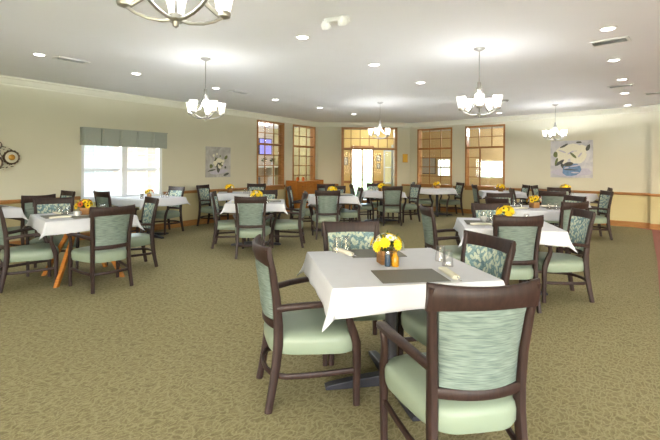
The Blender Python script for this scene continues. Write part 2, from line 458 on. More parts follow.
# ------------------------------------------------------------------ rooms seen through the glass
# vestibule behind the back wall
mb = MB(); mb.box(-1.0, .30, 16.3, 16.4, 0, CEIL)
mb.box(.30, .78, 16.3, 16.4, 0, CEIL); mb.box(1.66, 2.02, 16.3, 16.4, 0, CEIL); mb.box(2.86, 2.96, 16.3, 16.4, 0, CEIL)
mb.box(.78, 1.66, 16.3, 16.4, 2.12, CEIL); mb.box(2.02, 2.86, 16.3, 16.4, 2.0, CEIL); mb.box(2.02, 2.86, 16.3, 16.4, 0, .75)
mb.box(-.25, -.15, 14.25, 16.3, 0, CEIL); mb.box(2.9, 2.96, 14.36, 16.3, 0, CEIL)
struct(mb.build('wall_vestibule', 'yroom'))
mb = MB()
for a, b, lo, hi in ((.78, .84, 0, 2.12), (1.60, 1.66, 0, 2.12), (.78, 1.66, 2.06, 2.16), (1.19, 1.25, 0, 2.06), (.84, 1.60, 0, .12)): mb.box(a, b, 16.24, 16.34, lo, hi)
mb.box(-.15, .78, 16.27, 16.3, .74, .84); mb.box(1.66, 2.02, 16.27, 16.3, .74, .84); mb.box(2.86, 2.9, 16.27, 16.3, .74, .84)
o = struct(mb.build('door_1', 'oak', bevel=.004))
g = MB()
for x0, x1 in ((.84, 1.19), (1.25, 1.60)):
    for i in (1, 2): x = x0+(x1-x0)*i/3; g.box(x-.007, x+.007, 16.27, 16.29, .12, 2.06)
    for i in range(1, 5): z = .12+1.94*i/5; g.box(x0, x1, 16.271, 16.289, z-.007, z+.007)
g.build('muntin_grid', 'white', o)['kind'] = 'structure'
p = MB(); p.box(.84, 1.6, 16.279, 16.283, .12, 2.06); p.build('pane', 'pane', o)['kind'] = 'structure'
mb = MB(); mb.box(2.02, 2.08, 16.25, 16.33, .75, 2.0); mb.box(2.80, 2.86, 16.25, 16.33, .75, 2.0); mb.box(2.02, 2.86, 16.25, 16.33, 1.95, 2.03); mb.box(2.0, 2.88, 16.22, 16.33, .72, .78); mb.box(2.08, 2.8, 16.27, 16.3, 1.33, 1.37); mb.box(2.42, 2.45, 16.27, 16.3, .78, 1.95)
o = struct(mb.build('window_6', 'vinylwin')); p = MB(); p.box(2.05, 2.83, 16.29, 16.294, .78, 1.97); p.build('pane', 'pane', o)['kind'] = 'structure'
mb = MB()
n = 24; fr = []
for i in range(n+1):
    x = 2.30+.25*i/n; fr.append((x, 16.16+.022*math.sin(i*1.6)))
mb.rings([[(x, y, z) for x, y in fr]+[(x, y+.006, z) for x, y in reversed(fr)] for z in (.35, 2.2)])
tag(mb.build('curtain_panel', 'curtain', smooth=True), 'long pale grey curtain hanging beside the bright vestibule window', 'curtain')
def wall_picture(name, label, T, s, y, z, w, h, frame_m='black', art='pearl', cat='picture', group=None):
    t = thing(name, label, cat, group=group); t.matrix_world = T @ Matrix.Translation((s, y, z))
    mb = MB(); f = .025
    for a in ((-w/2, w/2, -h/2, -h/2+f), (-w/2, w/2, h/2-f, h/2), (-w/2, -w/2+f, -h/2+f, h/2-f), (w/2-f, w/2, -h/2+f, h/2-f)): mb.box(a[0], a[1], -.025, 0, a[2], a[3])
    mb.build('frame', frame_m, t)
    mb = MB(); mb.box(-w/2+f, w/2-f, -.012, -.002, -h/2+f, h/2-f); mb.build('print', art, t)
    return t
TV_ = frame(Vector((0, 16.3)), Vector((1, 0)))
wall_picture('framed_print', 'dark framed print on the yellow wall left of the french doors', TV_, .60, -.002, 1.58, .16, .30)
wall_picture('framed_print', 'upper small dark frame between french doors and vestibule window', TV_, 1.84, -.002, 1.70, .17, .24)
wall_picture('framed_print', 'lower small dark frame between french doors and vestibule window', TV_, 1.84, -.002, 1.40, .13, .2)

# parlour behind the left wall windows
mb = MB(); mb.box(3.6, 10.6, 2.9, 3.0, 0, CEIL, 0, TL); mb.box(3.5, 3.6, .16, 3.0, 0, CEIL, 0, TL)
struct(mb.build('wall_parlour', plain('rosy_grey_paint', (206, 192, 182), .8, var=.02)))
mb = MB(); mb.box(9.7, 9.8, .16, 3.0, 0, CEIL, 0, TL)
o = struct(mb.build('wall_parlour_end', plain('straw_wall', (184, 176, 132), .8, var=.02)))
t = thing('television', 'wall mounted television with blue lit picture seen through first oak window', 'television'); t.matrix_world = TL @ Matrix.Translation((9.22, 2.88, 2.1))
mb = MB(); mb.box(-.34, .34, -.05, 0, -.31, .31); mb.build('casing', 'black', t, bevel=.01)
mb = MB(); mb.box(-.31, .31, -.056, -.05, -.28, .28); mb.build('screen', 'tv', t)
t = thing('mantel_shelf', 'white mantel shelf below the lit television', 'shelf'); t.matrix_world = TL @ Matrix.Translation((8.85, 2.9, .1))
mb = MB(); mb.box(-.8, .8, -.40, -.002, 1.22, 1.30); mb.build('shelf_board', 'white', t, bevel=.006)
mb = MB(); mb.box(-.75, -.55, -.2, -.002, 0, 1.22); mb.build('post', 'white', t); mb = MB(); mb.box(.55, .75, -.2, -.002, 0, 1.22); mb.build('post', 'white', t)
def small_plant():
    t = thing('potted_plant', 'x', 'plant')
    MB().lathe([(.045, 0), (.06, .1), (.055, .1), (.04, .09)], 12).build('pot', 'china', t, True)
    mb = MB(); rr = random.Random(3)
    for i in range(40):
        a = rr.uniform(0, 2*PI); e = rr.uniform(.2, 1.4); r = rr.uniform(.08, .17); c = Vector((math.cos(a)*math.cos(e)*r, math.sin(a)*math.cos(e)*r, .12+math.sin(e)*r))
        s = Vector((-math.sin(a), math.cos(a), 0))*.03; d = Vector((math.cos(a), math.sin(a), .3)).normalized()*.05
        mb.add([c-d, c+s, c+d, c-s], [(0, 1, 2, 3)])
    mb.build('foliage', 'plant', t); return t
for s, lab in ((8.98, 'leafy green plant on the mantel under the television, nearer its left end'), (9.44, 'leafy green plant on the mantel under the television, nearer its right end')):
    w = TL @ Vector((s, 2.68, 1.40)); place('plant', small_plant, w, 0, lab, 'plants on the mantel')
t = thing('armchair', 'grey upholstered armchair seen low through the first oak window', 'armchair'); t.matrix_world = TL @ Matrix.Translation((8.2, 2.0, 0)) @ Matrix.Rotation(.3, 4, 'Z')
MB().box(-.35, .35, -.3, .35, .18, .45).build('seat', 'sofa', t, bevel=.04); MB().box(-.35, .35, .25, .42, .3, 1.02).build('backrest', 'sofa', t, bevel=.05)
MB().box(-.45, -.33, -.32, .4, .1, .62).build('armrest', 'sofa', t, bevel=.04); MB().box(.33, .45, -.32, .4, .1, .62).build('armrest', 'sofa', t, bevel=.04)
for sx in (-.4, .4):
    for sy in (-.26, .34): MB().box(sx-.025, sx+.025, sy-.025, sy+.025, 0, .18).build('leg', 'dark', t)

# room behind the right wall windows, warm walls
REFL_WIN = [(-.90, -.33, 1.0, 1.7), (.82, 1.74, .98, 1.62)]  # added windows, standing in for bright reflections in the right wall panes
mb = MB()
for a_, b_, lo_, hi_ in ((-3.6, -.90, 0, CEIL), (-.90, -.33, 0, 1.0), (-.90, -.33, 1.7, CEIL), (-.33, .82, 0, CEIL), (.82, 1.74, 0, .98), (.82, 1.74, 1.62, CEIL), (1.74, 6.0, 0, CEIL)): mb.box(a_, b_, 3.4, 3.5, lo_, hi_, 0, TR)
mb.box(5.6, 5.7, .16, 3.4, 0, CEIL, 0, TR); mb.box(3.0, 3.06, 14.25, 19.0, 0, CEIL)
for i_, (a_, b_, lo_, hi_) in enumerate(REFL_WIN):
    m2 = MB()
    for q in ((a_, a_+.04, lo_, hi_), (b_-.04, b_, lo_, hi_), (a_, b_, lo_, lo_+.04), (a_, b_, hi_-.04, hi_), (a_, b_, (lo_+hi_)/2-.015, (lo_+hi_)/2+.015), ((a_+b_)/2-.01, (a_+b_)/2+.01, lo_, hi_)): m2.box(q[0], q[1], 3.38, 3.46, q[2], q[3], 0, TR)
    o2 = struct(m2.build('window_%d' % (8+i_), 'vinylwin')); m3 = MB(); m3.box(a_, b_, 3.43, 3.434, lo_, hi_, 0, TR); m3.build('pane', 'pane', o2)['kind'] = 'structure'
struct(mb.build('wall_annexe', 'ywarm'))
wall_picture('reflection_board', 'dark framed panel added for the reflection in the left window of the right wall', TR @ Matrix.Translation((0, 3.4, 0)), -1.35, -.003, 1.42, .75, .66, art='curtain')  # added panel in place of a reflected dark window frame
t = thing('bookcase', 'tall warm wood bookcase behind the narrow lights of the right oak window', 'bookcase'); t.matrix_world = TR @ Matrix.Translation((3.0, 2.2, 0))
MB().box(-.55, -.52, -.15, .15, 0, 2.3).build('side_panel', 'box', t); MB().box(.52, .55, -.15, .15, 0, 2.3).build('side_panel', 'box', t)
for i in range(6): MB().box(-.52, .52, -.15, .15, .05+i*.44, .08+i*.44).build('shelf', 'oakd', t)
MB().box(-.52, .52, .13, .15, .05, 2.3).build('back_panel', 'box', t)

# ------------------------------------------------------------------ curtained window, blinds, valance, outdoors
a, b, lo, hi = LW
mb = MB(); f = .06; mid = (a+b)/2
for x0, x1 in ((a, a+f), (b-f, b), (mid-.055, mid+.055)): mb.box(x0, x1, .02, .14, lo, hi, 0, TL)
mb.box(a, b, .02, .14, hi-f, hi, 0, TL); mb.box(a-.03, b+.03, -.05, .14, lo-.03, lo+.03, 0, TL); 
mb.box(a, b, .07, .12, 1.27, 1.33, 0, TL)
for (x0, x1) in ((a+f, mid-.055), (mid+.055, b-f)):
    mb.box(x0, x1, .08, .13, lo+.03, lo+.08, 0, TL)
    for x in ((x0*2+x1)/3, (x0+x1*2)/3): mb.box(x-.008, x+.008, .09, .11, lo, hi, 0, TL)
    for z in (1.0, 1.62): mb.box(x0, x1, .091, .109, z-.008, z+.008, 0, TL)
o = struct(mb.build('window_7', 'vinylwin'))
p = MB(); p.box(a+f, b-f, .10, .104, lo, hi, 0, TL); p.build('pane', 'pane', o)['kind'] = 'structure'
for k, (x0, x1) in enumerate(((a+f+.01, mid-.06), (mid+.06, b-f-.01))):
    t = thing('window_blind', 'white slatted blind in the %s half of the curtained window' % ('left', 'right')[k], 'blind', group='white blinds in the curtained window'); t.matrix_world = TL @ Matrix.Translation(((x0+x1)/2, .05, 0))
    w = (x1-x0)/2; mb = MB()
    z = lo+.07
    while z < hi-.06:
        mb.add([(-w, -.011, z-.004), (w, -.011, z-.004), (w, .011, z+.005), (-w, .011, z+.005)], [(0, 1, 2, 3)]); z += .026
    mb.build('slats', 'blind', t)
    MB().box(-w, w, -.014, .014, hi-.06, hi-.02).build('headrail', 'blind', t)
    MB().box(-w, w, -.012, .012, lo+.035, lo+.05).build('bottom_rail', 'blind', t)
    mb = MB()
    for x in (-w*.6, w*.6): mb.tube([(x, 0, lo+.05), (x, 0, hi-.03)], .0018, n=4)
    mb.build('cord', 'blind', t)
t = thing('valance', 'sage grey pleated valance over the bright window', 'valance'); t.matrix_world = TL @ Matrix.Translation((1.22, 0, 0))
W_ = 1.76; pts = [(0, -.004)]
n = 60
for i in range(n+1):
    x = W_*i/n; ph = (x/W_*5) % 1; d = -.12-.004*math.sin(x*9)
    if ph < .05 or ph > .95: d += .03
    pts.append((x, d))
pts.append((W_, -.004))
mb = MB()
inner = [(min(max(x, .004), W_-.004), y+.006) for x, y in pts]
mb.rings([[(x, y if 0 < i < len(pts)-1 else y, z) for i, (x, y) in enumerate(pts)]+[(x, y, z) for x, y in reversed(inner)] for z in (1.745, 1.80, 2.0, 2.07)])
mb.build('pleated_skirt', 'valance', t)
MB().box(.0, W_, -.12, -.001, 2.06, 2.078).build('top_board', 'valance', t)
# outside
mb = MB(); mb.box(-10, 14, 10.0, 10.2, 0, 5, 0, TL)
o = tag(MB().box(-9, 12, 10.0, 13, 0, 3.2, 0, TL).build('neighbouring_house', 'siding'), 'pale sided house in full daylight beyond the curtained window', 'building')
hw = MB(); hw.box(4.4, 5.6, 9.95, 10.0, .9, 2.3, 0, TL); h_ = hw.build('window_opening', 'sofa', o)
hf = MB()
for q in ((4.35, 4.42, .85, 2.35), (5.58, 5.65, .85, 2.35), (4.35, 5.65, .82, .9), (4.35, 5.65, 2.3, 2.38), (4.97, 5.03, .9, 2.3)): hf.box(q[0], q[1], 9.92, 9.96, q[2], q[3], 0, TL)
hf.build('window_frame', 'vinylwin', h_)
MB().add([(-9.3, 9.7, 3.15), (12.3, 9.7, 3.15), (12.3, 13.3, 3.15), (-9.3, 13.3, 3.15), (-9, 11.5, 4.6), (12, 11.5, 4.6)], [(0, 1, 5, 4), (2, 3, 4, 5), (1, 2, 5), (3, 0, 4), (3, 2, 1, 0)], 0, TL).build('roof', 'sofa', o)
mb = MB(); mb.box(-60, 60, -60, 80, -.2, -.11); struct(mb.build('ground', 'lawn'))

# ------------------------------------------------------------------ wall decor
t = thing('metal_wall_flowers', 'metal flower wall sculpture of gold and cream discs at left edge', 'wall art'); t.matrix_world = TL @ Matrix.Translation((.14, 0, 1.5)) @ Matrix.Rotation(PI/2, 4, 'X')
def disc_flower(parent, cx, cy, r, depth):
    T = Matrix.Translation((cx, cy, depth))
    mb = MB(); mb.lathe([(r*.98, 0), (r, .006), (r*.9, .018), (r*.8, .008)], 28, 0, T)
    mb.rings([[(r*(1+.10*(k % 2))*math.cos(2*PI*k/28)+cx, r*(1+.10*(k % 2))*math.sin(2*PI*k/28)+cy, depth+z) for k in range(28)] for z in (-.004, 0)])
    o = mb.build('petal_rim', 'bronze', parent, True)
    MB().lathe([(r*.78, .004), (r*.78, .012), (r*.5, .02), (r*.3, .02)], 24, 0, T).build('cream_dish', 'pearl', o, True)
    MB().lathe([(r*.42, .016), (r*.42, .024), (r*.3, .034), (r*.02, .038)], 20, 0, T).build('gold_eye', 'goldm', o, True)
disc_flower(t, .0, .0, .115, .04); disc_flower(t, -.24, -.09, .13, .03); disc_flower(t, -.2, .19, .07, .05)
mb = MB()
for (x0, y0, x1, y1, b_) in ((-.24, -.02, -.02, .14, .08), (-.3, .1, .02, .12, .1), (-.26, -.12, .06, -.14, -.05), (-.1, -.02, -.16, .22, .05), (.0, -.1, -.1, -.2, .03)):
    pts = [(x0+(x1-x0)*i/10-(y1-y0)*b_*math.sin(PI*i/10)*2, y0+(y1-y0)*i/10+(x1-x0)*b_*math.sin(PI*i/10)*2, .012) for i in range(11)]
    mb.tube(pts, .006, n=6)
mb.build('scroll_wire', 'bronze', t, True)
for x, y, an in ((-.05, .15, .6), (-.12, .24, 1.8), (.03, -.12, -.6), (-.08, -.2, -1.6), (-.02, -.16, -1.0), (-.13, .12, 2.4)):
    d = Vector((math.cos(an), math.sin(an))); q = Vector((-d.y, d.x)); ring = []
    for k in range(12):
        aa = 2*PI*k/12; p = Vector((x, y))+d*.045*math.cos(aa)+q*.018*math.sin(aa)*(1+.2*math.cos(aa)); ring.append(p)
    mb = MB(); mb.rings([[(p.x, p.y, z) for p in ring] for z in (.018, .024)]); mb.build('metal_leaf', 'pearl', t)

def blob(mb, cx, cz, rx, rz, mi, y, ang=0, n=12, jag=.12, rr=random.Random(5)):
    ring = []
    for k in range(n):
        a = 2*PI*k/n; r = 1+rr.uniform(-jag, jag); px = rx*r*math.cos(a); pz = rz*r*math.sin(a)
        ring.append((cx+px*math.cos(ang)-pz*math.sin(ang), cz+px*math.sin(ang)+pz*math.cos(ang)))
    mb.rings([[(x, yy, z) for x, z in ring] for yy in (y, y-.0012)], mi)
def painting(label, T, s, z, w, h, canvas, strokes):
    t = thing('canvas_painting', label, 'painting'); t.matrix_world = T @ Matrix.Translation((s, 0, z))
    MB().box(-w/2, w/2, -.035, -.002, -h/2, h/2).build('canvas', canvas, t)
    mb = MB(); y = -.0352
    for st in strokes: blob(mb, *st[:4], st[4], y, st[5] if len(st) > 5 else 0); y -= .0004
    mb.build('painted_bouquet', ['strokeg', 'stroked', 'strokew', 'strokeb', 'strokel'], t)
rr = random.Random(11)
st = [(-.0, -.24, .30, .05, 4, .1), (.24, -.30, .10, .03, 1, .3), (-.22, -.2, .12, .018, 1, .2), (-.02, -.04, .16, .11, 0), (-.05, -.02, .11, .12, 1), (-.02, -.18, .05, .08, 1), (-.24, -.1, .05, .05, 0)]
for i in range(14): st.append((rr.uniform(-.25, .2), rr.uniform(-.1, .22), rr.uniform(.02, .045), rr.uniform(.02, .04), rr.choice([2, 2, 0, 4, 1]), rr.uniform(0, 3)))
st += [(.0, .04, .09, .06, 2), (-.12, -.02, .07, .05, 2), (.2, -.13, .035, .03, 1), (.02, -.12, .05, .04, 2), (.22, .12, .06, .04, 0, .8)]
painting('small grey canvas of white flowers in a green bouquet between the two window groups', TL, 4.47, 1.47, .76, .74, 'artA', st)
st = [(0, -.33, .45, .12, 4, .02), (.3, -.25, .12, .015, 4, .05), (-.14, .16, .22, .17, 2, .1), (.16, .04, .2, .15, 2, .4), (.04, .3, .2, .1, 2), (-.2, -.02, .13, .09, 2), (.24, .24, .12, .12, 2), (-.02, .12, .12, .1, 2), (.0, .17, .09, .02, 4, .5), (-.2, .2, .1, .018, 4, -.4), (.2, .1, .08, .02, 4, .9), (-.27, -.1, .14, .04, 1, .6), (-.34, -.06, .1, .03, 0, 1.3), (-.2, -.16, .08, .035, 1, 1.9), (-.36, .12, .05, .08, 0), (-.16, .34, .11, .025, 1, .5), (.18, .42, .07, .025, 1), (.38, .28, .045, .09, 1, -.4), (.05, .1, .1, .03, 0, -.8),
      (.02, -.27, .23, .165, 3), (-.06, -.13, .13, .055, 1, .2), (.10, -.17, .12, .018, 4, .2), (-.02, -.27, .18, .016, 1, -.05), (.1, -.34, .09, .02, 4), (-.1, -.22, .06, .02, 4, .3)]
painting('large pale canvas of white blossoms in a blue bowl on right wall', TR, 4.73, 1.60, .96, .94, 'artB', st)
t = thing('yellow_notice', 'small yellow notice on the narrow wall beside the vestibule screen', 'sign'); t.location = (2.48, 14.2, 1.66)
MB().box(-.085, .085, -.02, -.001, -.14, .14).build('frame', 'goldm', t, bevel=.004)
MB().box(-.07, .07, -.024, -.02, -.125, .125).build('notice_face', 'sign', t)

# oak sideboard below the second window
t = thing('oak_sideboard', 'orange oak sideboard with tall end panels under the second oak window', 'sideboard'); t.matrix_world = TL @ Matrix.Translation((7.0, 0, 0))
MB().box(-.02, .03, -.47, -.06, 0, .96).build('end_panel', 'cab', t, bevel=.006); MB().box(1.27, 1.32, -.47, -.06, 0, .96).build('end_panel', 'cab', t, bevel=.006)
MB().box(.03, 1.27, -.44, -.06, .06, .90).build('carcass', 'cab', t)
MB().box(.03, 1.27, -.46, -.055, .90, .93).build('top', 'cab', t, bevel=.005)
for i in range(3):
    d = MB().box(.05+i*.41, .44+i*.41, -.458, -.44, .1, .66).build('door', 'cab', t, bevel=.006)
    MB().ball((.40+i*.41 if i != 2 else .9, -.472, .4), .014).build('knob', 'bronze', d, True)
    d = MB().box(.05+i*.41, .44+i*.41, -.458, -.44, .69, .87).build('drawer', 'cab', t, bevel=.006)
    MB().ball((.245+i*.41, -.472, .78), .014).build('knob', 'bronze', d, True)
# things standing on the sideboard
def jar(): 
    o = MB().lathe([(.03, 0), (.045, .02), (.045, .08), (.03, .1), (.03, .12), (.002, .125)], 12).build('glazed_jar', 'orange', None, True); return tag(o, 'x', 'jar')
for s, lab in ((.35, 'small russet jar on the oak sideboard, near its left end'), (.62, 'small russet jar on the oak sideboard, near its middle')):
    place('jar', jar, TL @ Vector((7.0+s, -.2, .93)), 0, lab, 'russet jars on the sideboard')

# ------------------------------------------------------------------ chairs
def lerp(a, b, t): return a+(b-a)*t
POST = [(.208, -.268, 0), (.203, -.245, .12), (.197, -.222, .26), (.193, -.210, .38), (.193, -.210, .48), (.199, -.222, .63), (.211, -.247, .79), (.224, -.276, .922)]
def post_at(z):
    for p, q in zip(POST, POST[1:]):
        if z <= q[2]: t = (z-p[2])/(q[2]-p[2]); return lerp(p[0], q[0], t), lerp(p[1], q[1], t)
    return POST[-1][0], POST[-1][1]
def curved_slab(z0, z1, off, th, inset, bow, nu=12, nz=4, zarch=0, mi_in=None, mi_out=0, ends=0):
    """slab following the bowed back; returns MB"""
    mb = MB(); V = []; 
    def P(u, z, side):
        hw, py = post_at(z); hw = hw-inset+ends
        y = py+off-bow*(1-u*u)
        return (hw*u, y+side*th/2, z)
    zz = [lerp(z0, z1, j/nz) for j in range(nz+1)]
    def zof(u, j):
        z = zz[j]
        if zarch and j == 0: z = z + zarch*(u*u)*-1
        return z
    idx = {}
    for sd in (1, -1):
        for j in range(nz+1):
            for i in range(nu+1):
                u = -1+2*i/nu
                e = 1
                th2 = th*(.55 if (i in (0, nu) or j in (0, nz)) and nz > 1 else 1)
                p = P(u, zof(u, j), 0); idx[sd, i, j] = len(V); V.append((p[0], p[1]+sd*th2/2, zof(u, j)))
    F = []; MI = []
    for j in range(nz):
        for i in range(nu):
            F.append((idx[1, i, j], idx[1, i, j+1], idx[1, i+1, j+1], idx[1, i+1, j])); MI.append(mi_in if mi_in is not None else mi_out)
            F.append((idx[-1, i, j], idx[-1, i+1, j], idx[-1, i+1, j+1], idx[-1, i, j+1])); MI.append(mi_out)
    for j in range(nz):
        for i in (0, nu):
            q = (idx[1, i, j], idx[-1, i, j], idx[-1, i, j+1], idx[1, i, j+1]); F.append(q if i == 0 else q[::-1]); MI.append(mi_out)
    for i in range(nu):
        for j in (0, nz):
            q = (idx[1, i, j], idx[1, i+1, j], idx[-1, i+1, j], idx[-1, i, j]); F.append(q if j == 0 else q[::-1]); MI.append(mi_out)
    mb.v = V; mb.f = F; mb.m = MI
    return mb
def seat_ring(z, ins, n=44):
    out = []
    for k in range(n):
        a = 2*PI*k/n; c, s = math.cos(a), math.sin(a); e = .42
        x = math.copysign(abs(c)**e, c); y = math.copysign(abs(s)**e, s)
        yy = .006+y*(.264-ins); hw = lerp(.186, .286, min(1, ((y+1)/2)*1.25)**.8)-ins
        yy += .018*(1-x*x)*(1 if y > 0 else 0)
        out.append((x*hw, yy, z))
    return out
def make_chair():
    t = thing('dining_chair', 'x', 'chair')
    mb = MB(); rings = [seat_ring(z, i) for z, i in ((.308, .03), (.312, .012), (.335, .002), (.385, 0), (.408, .006), (.422, .022), (.432, .06), (.437, .12))]
    mb.rings(rings); mb.build('seat', 'vinyl', t, True)
    curved_slab(.500, .846, .0, .042, .026, .05, 12, 6, 0, 1, 0).build('backrest', ['streak', 'leaf'], t, True)
    # top rail with wrapped ends
    mb = MB(); rings = []
    for i in range(15):
        u = -1+2*i/14; x = .240*u; yb = -.056*(1-u*u)
        zt = .925+.012*u*u; zb = .832-.012*abs(u)**3
        th = .026 if abs(u) < .95 else .020
        yt_, yb_ = -.268+yb, -.252+yb
        rings.append([(x, yb_-th/2, zb), (x, yt_-th/2-.002, lerp(zb, zt, .5)), (x, yt_-th/2, zt-.006), (x, yt_-th/2+.006, zt), (x, yt_+th/2-.006, zt), (x, yt_+th/2, zt-.006), (x, yt_+th/2+.002, lerp(zb, zt, .5)), (x, yb_+th/2, zb)])
    mb.rings(rings); mb.build('top_rail', 'dark', t, True)
    mb = MB(); mb.sweep([(.198*u, -.212-.05*(1-u*u), .478) for u in [-1+i/6 for i in range(13)]], .028, .044); mb.build('back_rail', 'dark', t, True)
    for sx in (-1, 1):
        mb = MB(); pts = [(sx*x, y, z) for x, y, z in POST]
        mb.sweep(pts, [.034, .036, .039, .042, .042, .039, .036, .030], [.040, .044, .050, .054, .052, .046, .040, .032], up=(0, 1, 0)); mb.build('leg', 'dark', t, True)
        mb = MB()
        pts = [(sx*.262, .238, 0), (sx*.264, .238, .15), (sx*.266, .238, .30), (sx*.268, .232, .37), (sx*.271, .214, .43), (sx*.276, .192, .49), (sx*.281, .182, .53), (sx*.285, .190, .575), (sx*.286, .205, .595)]
        mb.sweep(pts, [.032, .036, .040, .040, .036, .032, .030, .032, .032], [.036, .040, .046, .050, .048, .042, .038, .036, .038], up=(0, 1, 0)); mb.build('leg', 'dark', t, True)
        mb = MB()
        pts = [(sx*.200, -.218, .578), (sx*.222, -.16, .588), (sx*.250, -.06, .600), (sx*.276, .05, .606), (sx*.288, .14, .606), (sx*.289, .205, .601), (sx*.286, .238, .592)]
        mb.sweep(pts, [.034, .038, .044, .050, .054, .054, .042], [.040, .036, .033, .032, .032, .033, .026]); mb.build('armrest', 'dark', t, True)
    mb = MB()
    pts = [(-.262, .225, .205), (-.252, .10, .20), (-.235, -.06, .196), (-.215, -.17, .194), (-.17, -.232, .194), (-.09, -.262, .196), (0, -.27, .198)]
    pts += [(-x, y, z) for x, y, z in reversed(pts[:-1])]
    mb.sweep(pts, .022, .030); mb.build('stretcher', 'dark', t, True)
    return t
CHAIRS = [
 (-.14, 2.69, 16, 'dark armchair at left of the front table, its plain green back towards the room', 'A'),
 (.80, 2.77, 200, 'dark armchair tucked at right of the front table, cream leaf print on its back', 'A'),
 (.205, 3.27, 277, 'leaf-backed chair behind the front table, behind the upturned glasses', 'A'),
 (.578, 1.985, 99, 'closest chair, dark frame with streaked teal back, in front of the front table', 'A'),
 (-3.48, 4.97, 40, 'chair cut by left edge of photo, at the oak-legged table', 'B'),
 (-2.61, 4.96, 139, 'plain-backed chair with its back to us at the oak-legged table', 'B'),
 (-2.70, 5.85, 222, 'leaf-backed chair at right side of the oak-legged table, facing left', 'B'),
 (-3.64, 5.67, 302, 'leaf-backed chair on the far side of the oak-legged table', 'B'),
 (-4.60, 6.57, 153, 'dark chair with plain back at the table cut by the photo edge', 'D'),
 (-4.68, 7.21, 235, 'small far chair against the left wall, between wall art and curtained window', 'D'),
 (-3.40, 8.93, 240, 'leaf-backed chair against the wall at right end of the window table', 'C'),
 (-3.82, 7.70, 57, 'chair in front of the bright curtained window, facing away', 'C'),
 (-1.20, 6.66, 95, 'plain-backed chair with its back to us at the table before the flower painting', 'E'),
 (-1.72, 7.42, 8, 'chair seen side-on at left of the table before the flower painting', 'E'),
 (-.72, 7.50, 180, 'chair seen side-on, facing left, at right of the table before the flower painting', 'E'),
 (-1.2, 7.86, 276, 'chair on far side of the table before the flower painting', 'E'),
 (-2.70, 9.93, -18, 'chair against the left wall below the small flower painting', 'G'),
 (-1.88, 10.62, 265, 'leaf-backed chair just below the first oak window', 'G'),
 (-.06, 8.38, 94, 'plain-backed chair with its back to us at the table in front of the sideboard', 'I'),
 (.15, 9.67, 275, 'chair on far side of the table in front of the sideboard', 'I'),
 (.38, 9.20, 186, 'chair at right of the table in front of the sideboard, facing left', 'I'),
 (-.62, 9.50, 0, 'chair seen side-on right before the oak sideboard end panel', 'I'),
 (-.2, 11.2, 112, 'far chair standing near the oak sideboard, its back to us', 'I'),
 (.83, 10.92, 2, 'chair at left of the table before the vestibule screen', 'J'),
 (1.45, 10.30, 93, 'plain-backed chair with its back to us before the vestibule screen', 'J'),
 (1.95, 10.95, 200, 'leaf-backed chair at right of the table before the vestibule screen', 'J'),
 (1.25, 11.42, 272, 'chair on far side of the table before the vestibule screen', 'J'),
 (2.75, 12.62, -10, 'chair at left of the table under the left of the two right-wall windows', 'M'),
 (3.50, 12.40, 188, 'chair facing left between the two windows of the right wall', 'M'),
 (4.02, 11.12, -6, 'chair at left of the table under the rightmost oak window', 'S'),
 (4.79, 11.10, 176, 'chair facing left, right of the table under the rightmost oak window', 'S'),
 (1.40, 5.03, 2, 'chair facing right at left of the second table, behind the front table', 'N'),
 (1.79, 4.36, 91, 'plain streaked-back chair with its back to us at the second table', 'N'),
 (2.46, 4.66, 176, 'leaf-backed armchair facing left at right end of the second table', 'N'),
 (2.01, 5.12, 269, 'leaf-backed chair on far side of the second table, behind its glasses', 'N'),
 (2.76, 6.56, 20, 'chair at left of the third table, only its dark top rail showing', 'O'),
 (3.02, 7.32, 275, 'chair on far side of the third table, beneath the rightmost oak window', 'O'),
 (3.20, 6.02, 110, 'chair with its back to us at the third table, behind the leaf-backed armchair', 'O'),
 (3.69, 6.90, 190, 'chair with pale-lit top rail at right of the third table', 'O'),
 (4.20, 9.22, -15, 'dark chair crossing another just right of the rightmost oak window', 'P'),
 (4.44, 8.58, 62, 'plain-backed chair below the large blue bowl painting, back to us', 'P'),
 (5.18, 8.50, 172, 'rightmost chair in the room, facing left before the open carpet', 'P'),
 (5.10, 9.50, 250, 'chair whose low back shows right below the large painting', 'P'),
 (5.33, 10.60, 318, 'far chair against the right wall left of the large painting flowers', 'Q'),
 (6.08, 9.86, 150, 'far chair facing left against the right wall, right of the large painting', 'Q'),
]
GRP = {k: 'chairs around the '+v for k, v in dict(A='front table', B='oak-legged table', C='curtained window table', D='table at the photo edge', E='table before the flower painting', G='table by the left wall', I='table before the sideboard', J='table before the vestibule screen', M='first right-wall window table', N='second table', O='third table', P='table below the large painting', Q='corner table', S='second right-wall window table').items()}
for x, y, f, lab, k in CHAIRS:
    place('chair', make_chair, (x, y, 0), math.radians(f-90), lab, GRP[k])

